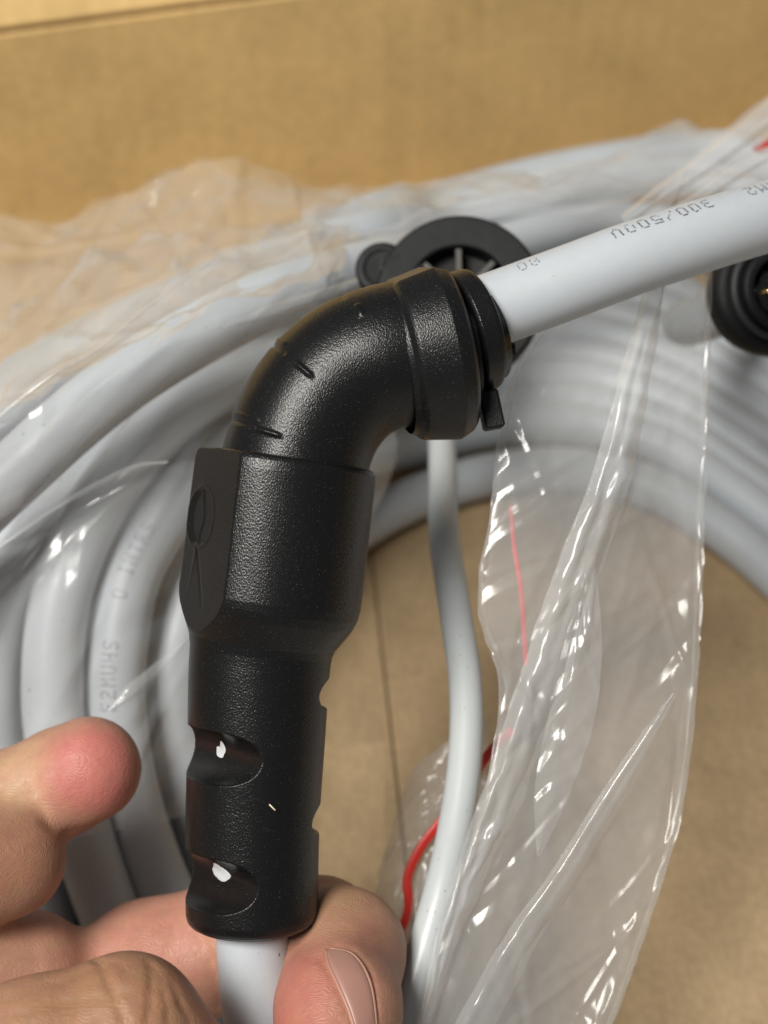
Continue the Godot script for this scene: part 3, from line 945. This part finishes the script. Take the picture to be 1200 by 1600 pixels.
func surface_net(cell: float, lo: Vector3, nx: int, ny: int, nz: int, ex: Vector3, ey: Vector3, ez: Vector3) -> Array:
	# visits only blocks near the surface; gives [points, indices]
	var B := 8
	var val := {}
	var vid := {}
	var pts := PackedVector3Array()
	var idx := PackedInt32Array()
	var sx := 1
	var sy := nx + 2
	var sz := (nx + 2) * (ny + 2)
	var reach := cell * B * 0.87 + 0.004
	var field_at := PackedFloat32Array()
	field_at.resize((nx + 2) * (ny + 2) * (nz + 2))
	field_at.fill(1.0)
	var live := []
	for bz in range(0, nz, B):
		for by in range(0, ny, B):
			for bx in range(0, nx, B):
				var c := lo + ex * ((bx + B * 0.5) * cell) + ey * ((by + B * 0.5) * cell) + ez * ((bz + B * 0.5) * cell)
				var who := []
				var dmin := 1.0
				for k in bones.size():
					var q: Array = bones[k]
					var a: Vector3 = q[0]
					var ab: Vector3 = q[1] - a
					var t := clampf((c - a).dot(ab) / ab.length_squared(), 0.0, 1.0)
					var e := (c - a - ab * t).length() - lerpf(q[2], q[3], t)
					dmin = minf(dmin, e)
					if e < reach + 0.004:
						who.append(k)
				if dmin > reach:
					continue
				if field(c, who) < -reach:
					# deep inside
					for z in range(bz, mini(bz + B + 1, nz + 1)):
						for y in range(by, mini(by + B + 1, ny + 1)):
							for x in range(bx, mini(bx + B + 1, nx + 1)):
								if field_at[x * sx + y * sy + z * sz] == 1.0:
									field_at[x * sx + y * sy + z * sz] = -0.01
					continue
				live.append([bx, by, bz])
				for z in range(bz, mini(bz + B + 1, nz + 1)):
					for y in range(by, mini(by + B + 1, ny + 1)):
						for x in range(bx, mini(bx + B + 1, nx + 1)):
							var i := x * sx + y * sy + z * sz
							if field_at[i] == 1.0 or field_at[i] == -0.01:
								var p := lo + ex * (x * cell) + ey * (y * cell) + ez * (z * cell)
								var f := field(p, who)
								if absf(f) < 0.003:
									f += carve(p)
								field_at[i] = f
	var corner := [0, sx, sy, sx + sy, sz, sx + sz, sy + sz, sx + sy + sz]
	var off := [Vector3(0, 0, 0), Vector3(1, 0, 0), Vector3(0, 1, 0), Vector3(1, 1, 0), Vector3(0, 0, 1), Vector3(1, 0, 1), Vector3(0, 1, 1), Vector3(1, 1, 1)]
	var edges := [[0, 1], [2, 3], [4, 5], [6, 7], [0, 2], [1, 3], [4, 6], [5, 7], [0, 4], [1, 5], [2, 6], [3, 7]]
	for b in live:
		for z in range(b[2], mini(b[2] + B, nz)):
			for y in range(b[1], mini(b[1] + B, ny)):
				for x in range(b[0], mini(b[0] + B, nx)):
					var i: int = x * sx + y * sy + z * sz
					var neg := 0
					for c in 8:
						if field_at[i + corner[c]] < 0.0:
							neg += 1
					if neg == 0 or neg == 8:
						continue
					var sum := Vector3.ZERO
					var n := 0
					for e in edges:
						var f0 := field_at[i + corner[e[0]]]
						var f1 := field_at[i + corner[e[1]]]
						if (f0 < 0.0) != (f1 < 0.0):
							sum += (off[e[0]] as Vector3).lerp(off[e[1]], f0 / (f0 - f1))
							n += 1
					sum /= n
					vid[i] = pts.size()
					pts.append(lo + ex * ((x + sum.x) * cell) + ey * ((y + sum.y) * cell) + ez * ((z + sum.z) * cell))
	for b in live:
		for z in range(maxi(b[2], 1), mini(b[2] + B, nz)):
			for y in range(maxi(b[1], 1), mini(b[1] + B, ny)):
				for x in range(maxi(b[0], 1), mini(b[0] + B, nx)):
					var i: int = x * sx + y * sy + z * sz
					var f0 := field_at[i]
					for ax in 3:
						var s: int = [sx, sy, sz][ax]
						var f1 := field_at[i + s]
						if (f0 < 0.0) == (f1 < 0.0):
							continue
						var u: int = [sy, sz, sx][ax]
						var w: int = [sz, sx, sy][ax]
						var q := [i, i - u, i - u - w, i - w]
						if not (vid.has(q[0]) and vid.has(q[1]) and vid.has(q[2]) and vid.has(q[3])):
							continue
						if f0 < 0.0:
							idx.append_array([vid[q[0]], vid[q[3]], vid[q[2]], vid[q[0]], vid[q[2]], vid[q[1]]])
						else:
							idx.append_array([vid[q[0]], vid[q[1]], vid[q[2]], vid[q[0]], vid[q[2]], vid[q[3]]])
	return [pts, idx]

func curve_at(list: Array, t: float) -> Vector2:
	var x := t * (list.size() - 1)
	var i := mini(int(x), list.size() - 2)
	var b: Vector2 = list[i]
	var c: Vector2 = list[i + 1]
	var a: Vector2 = list[i - 1] if i > 0 else b * 2.0 - c
	var d: Vector2 = list[i + 2] if i + 2 < list.size() else c * 2.0 - b
	return b.cubic_interpolate(c, a, d, x - i)

func blob(c: Array, r: float, p: Vector3) -> float:
	var d: float = (p - at(c[0], c[1], c[2])).length() / (r * c[2] / FOC)
	return exp(-d * d)

func cast(from: Vector3, dir: Vector3, who: Array) -> Vector3:
	var p := from
	for k in 40:
		var d := field(p, who)
		if d < 0.00005:
			break
		p += dir * d
	return p

func build_hand() -> void:
	var groups := [
		# upper finger, seen on its pad
		[[[-120, 1330, .262], [20, 1262, .262], 92, 84], [[20, 1262, .262], [95, 1222, .262], 84, 82], [[95, 1222, .262], [138, 1202, .261], 82, 82]],
		# the curled finger below it
		[[[-160, 1420, .25], [-40, 1352, .25], 96, 90], [[-40, 1352, .25], [15, 1346, .252], 90, 86]],
		# the finger that passes behind the cable and comes round its right side
		[[[60, 1640, .268], [230, 1520, .272], 112, 106], [[230, 1520, .272], [370, 1470, .272], 106, 96], [[370, 1470, .272], [500, 1462, .262], 92, 86], [[500, 1462, .262], [536, 1486, .250], 84, 92], [[536, 1486, .250], [528, 1580, .237], 92, 94], [[528, 1580, .237], [518, 1650, .230], 94, 84]],
		# the knuckle nearest the viewer
		[[[-120, 1700, .212], [60, 1652, .216], 128, 116], [[60, 1652, .216], [196, 1612, .219], 116, 116], [[196, 1612, .219], [330, 1730, .222], 108, 96], [[330, 1730, .222], [430, 1900, .222], 96, 84]],
		# the palm behind
		[[[-200, 1560, .25], [30, 1540, .262], 150, 118], [[-260, 1760, .24], [30, 1680, .262], 220, 150], [[-500, 1900, .23], [-220, 1720, .24], 230, 220]],
	]
	for gi in groups.size():
		for q in groups[gi]:
			bone(q[0], q[1], q[2], q[3])
			bones[-1].append(0.0035 if gi != 4 else 0.005)
	for gi in [[2, 3], [5, 4]]:
		bones[gi[0]][4] = 0.0018
	# creases: across the knuckle, and where the fingers bend
	var all := range(bones.size())
	for c in [[[150, 1497], [168, 1530], [196, 1600], .0005, .0006], [[236, 1504], [238, 1540], [232, 1600], .0005, .0006], [[246, 1512], [256, 1550], [264, 1600], .0003, .0005], [[160, 1500], [196, 1512], [236, 1506], .0003, .0006], [[158, 1510], [196, 1524], [234, 1518], .0002, .0005], [[172, 1540], [200, 1552], [232, 1548], .0002, .0006], [[0, 1560], [80, 1535], [150, 1512], .0002, .0008], [[10, 1590], [90, 1566], [160, 1560], .00018, .0008], [[270, 1540], [284, 1570], [300, 1600], .0003, .0006], [[310, 1452], [330, 1500], [348, 1570], .0007, .0008], [[330, 1450], [344, 1490], [352, 1540], .0004, .0006], [[298, 1440], [312, 1490], [330, 1550], .0002, .0006], [[56, 1172], [52, 1230], [80, 1290], .0003, .0014], [[70, 1290], [110, 1302], [150, 1290], .0002, .0012],
			[[501, 1494], [524, 1478], [548, 1484], .0005, .0006], [[500, 1496], [530, 1545], [556, 1600], .0005, .0006], [[549, 1484], [578, 1520], [586, 1590], .0005, .0006]]:
		var w := []
		for q in [c[0], c[1], c[2]]:
			var ray := (at(q[0], q[1], 1.0) - eye).normalized()
			w.append(cast(eye + ray * 0.16, ray, all))
		creases.append([w[0], w[1], c[3], c[4]])
		creases.append([w[1], w[2], c[3], c[4]])
	var cell := 0.0007
	var lo := at(-560, 2080, 0.25) + fw * 0.05
	var res := surface_net(cell, lo, 208, 158, 156, rt, up, -fw)
	var v: PackedVector3Array = res[0]
	var idx: PackedInt32Array = res[1]
	var nrm := normals_of(v, idx)
	var col := PackedColorArray()
	col.resize(v.size())
	var f := noise(260.0, 91)
	var g := noise(900.0, 92)
	for i in v.size():
		var p := v[i]
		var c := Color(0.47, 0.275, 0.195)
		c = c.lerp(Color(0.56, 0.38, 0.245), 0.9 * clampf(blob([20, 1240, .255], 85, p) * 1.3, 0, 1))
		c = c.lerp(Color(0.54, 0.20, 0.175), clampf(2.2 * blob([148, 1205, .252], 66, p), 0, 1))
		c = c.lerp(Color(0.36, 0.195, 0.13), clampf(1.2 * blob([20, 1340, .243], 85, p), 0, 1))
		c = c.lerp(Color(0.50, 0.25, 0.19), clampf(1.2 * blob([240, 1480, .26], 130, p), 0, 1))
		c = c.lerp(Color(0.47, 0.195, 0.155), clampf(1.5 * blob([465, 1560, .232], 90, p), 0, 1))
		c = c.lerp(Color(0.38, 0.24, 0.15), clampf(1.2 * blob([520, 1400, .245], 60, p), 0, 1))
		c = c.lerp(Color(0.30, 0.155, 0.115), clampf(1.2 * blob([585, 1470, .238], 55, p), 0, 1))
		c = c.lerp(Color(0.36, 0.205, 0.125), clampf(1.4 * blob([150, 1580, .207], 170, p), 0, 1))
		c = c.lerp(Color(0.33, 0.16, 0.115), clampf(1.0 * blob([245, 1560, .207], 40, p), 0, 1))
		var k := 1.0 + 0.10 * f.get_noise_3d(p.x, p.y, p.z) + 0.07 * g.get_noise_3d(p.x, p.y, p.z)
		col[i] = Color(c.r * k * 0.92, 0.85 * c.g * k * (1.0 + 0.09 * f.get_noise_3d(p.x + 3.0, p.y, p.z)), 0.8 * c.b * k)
	var t := thing("person", "bare hand of a person reaching in from lower left, finger curled round the grey cable", "person", at(100, 1600, 0.25))
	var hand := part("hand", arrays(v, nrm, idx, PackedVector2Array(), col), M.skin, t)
	# nail of the finger at right: a plate that lies on the finger between two side folds
	var side_a := [Vector2(509, 1484), Vector2(514, 1508), Vector2(531, 1545), Vector2(550, 1592), Vector2(566, 1660)]
	var side_b := [Vector2(517, 1481), Vector2(553, 1492), Vector2(577, 1530), Vector2(587, 1585), Vector2(590, 1660)]
	var nv := PackedVector3Array()
	var rims := [[], []]
	for j in 33:
		var b := j / 32.0
		for i in 17:
			var a := i / 16.0
			var q := curve_at(side_a, b).lerp(curve_at(side_b, b), a)
			var ray := (at(q.x, q.y, 1.0) - eye).normalized()
			var hit := cast(eye + ray * 0.15, ray, all)
			var grad := Vector3(field(hit + rt * 3e-4, all) - field(hit - rt * 3e-4, all), field(hit + up * 3e-4, all) - field(hit - up * 3e-4, all), field(hit - fw * 3e-4, all) - field(hit + fw * 3e-4, all))
			var n := (rt * grad.x + up * grad.y - fw * grad.z).normalized()
			var edge := absf(a * 2.0 - 1.0)
			nv.append(hit + n * (0.00026 - 0.00036 * pow(edge, 8.0) - 0.0003 * pow(1.0 - b, 14.0)))
			if i == 0 or i == 16:
				rims[0 if i == 0 else 1].append(hit - n * 0.00014)
	part("nail", grid_mesh(nv, 17, 33), M.nail, hand)
	for r in rims:
		part("nail_fold", tube(spline(r, 0.0008), 0.00032, 12), M.nail_rim, hand)
	# nail of the upper finger, seen edge-on at the tip
	var tip := []
	for q in [[160, 1126], [178, 1134], [196, 1149], [209, 1168], [217, 1190], [219, 1204]]:
		tip.append(at(q[0], q[1], .2625))
	part("nail", tube(spline(tip, 0.0006), 0.0005, 12, 0.1, -fw, 0.0004, 1.0), M.nail_edge, hand)
	# a few hairs on the back of the hand
	rng.seed = 77
	for k in 9:
		var q := at(rng.randf_range(0, 110), rng.randf_range(1535, 1580), 0.19)
		var hit := cast(q, fw, all)
		var dir := (up * rng.randf_range(0.5, 1.0) + rt * rng.randf_range(-0.3, 0.7) - fw * 0.25).normalized()
		var l := rng.randf_range(0.002, 0.0042)
		part("hair", tube(spline([hit, hit + dir * l * 0.5, hit + (dir - up * 0.4 + rt * 0.2).normalized() * l], 0.0007), 0.00005, 5, 0.1, Vector3.ZERO, 0.00002), M.hair, hand)

# ----------------------------------------------------------------
func _ready() -> void:
	var p := deg_to_rad(PITCH)
	fw = Vector3(0, -sin(p), -cos(p))
	up = Vector3(0, cos(p), -sin(p))
	var cam := Camera3D.new()
	cam.name = "camera"
	add_child(cam)
	cam.position = eye
	cam.rotation = Vector3(-p, 0, 0)
	cam.near = 0.02
	cam.far = 20.0
	var ca := CameraAttributesPhysical.new()
	ca.frustum_focal_length = 24.0 / (2.0 * tan(deg_to_rad(20.0)))
	ca.frustum_focus_distance = 0.235
	ca.frustum_near = 0.02
	ca.frustum_far = 20.0
	ca.exposure_aperture = 8.8
	cam.attributes = ca
	cam.fov = 40.0
	cam.current = true
	var we := WorldEnvironment.new()
	we.name = "environment"
	var e := Environment.new()
	e.background_mode = Environment.BG_COLOR
	e.background_color = Color(0.10, 0.102, 0.106).linear_to_srgb()
	e.tonemap_mode = Environment.TONE_MAPPER_LINEAR
	e.tonemap_exposure = 1.07
	e.sdfgi_enabled = true
	e.ssao_enabled = true
	e.ssil_enabled = true
	we.environment = e
	add_child(we)
	var lamp := AreaLight3D.new()
	lamp.name = "ceiling_lamp"
	add_child(lamp)
	lamp.position = Vector3(-0.45, 1.07, 0.2)
	lamp.look_at(Vector3(0.0, 0.1, -0.22), Vector3(1, 0, 0))
	lamp.area_size = Vector2(0.40, 0.40)
	lamp.light_energy = 1.8
	lamp.light_color = Color(1.0, 0.985, 0.955)
	lamp.shadow_enabled = true
	make_materials()
	build_box()
	build_cables()
	build_plugs()
	build_connector()
	build_film()
	build_hand()
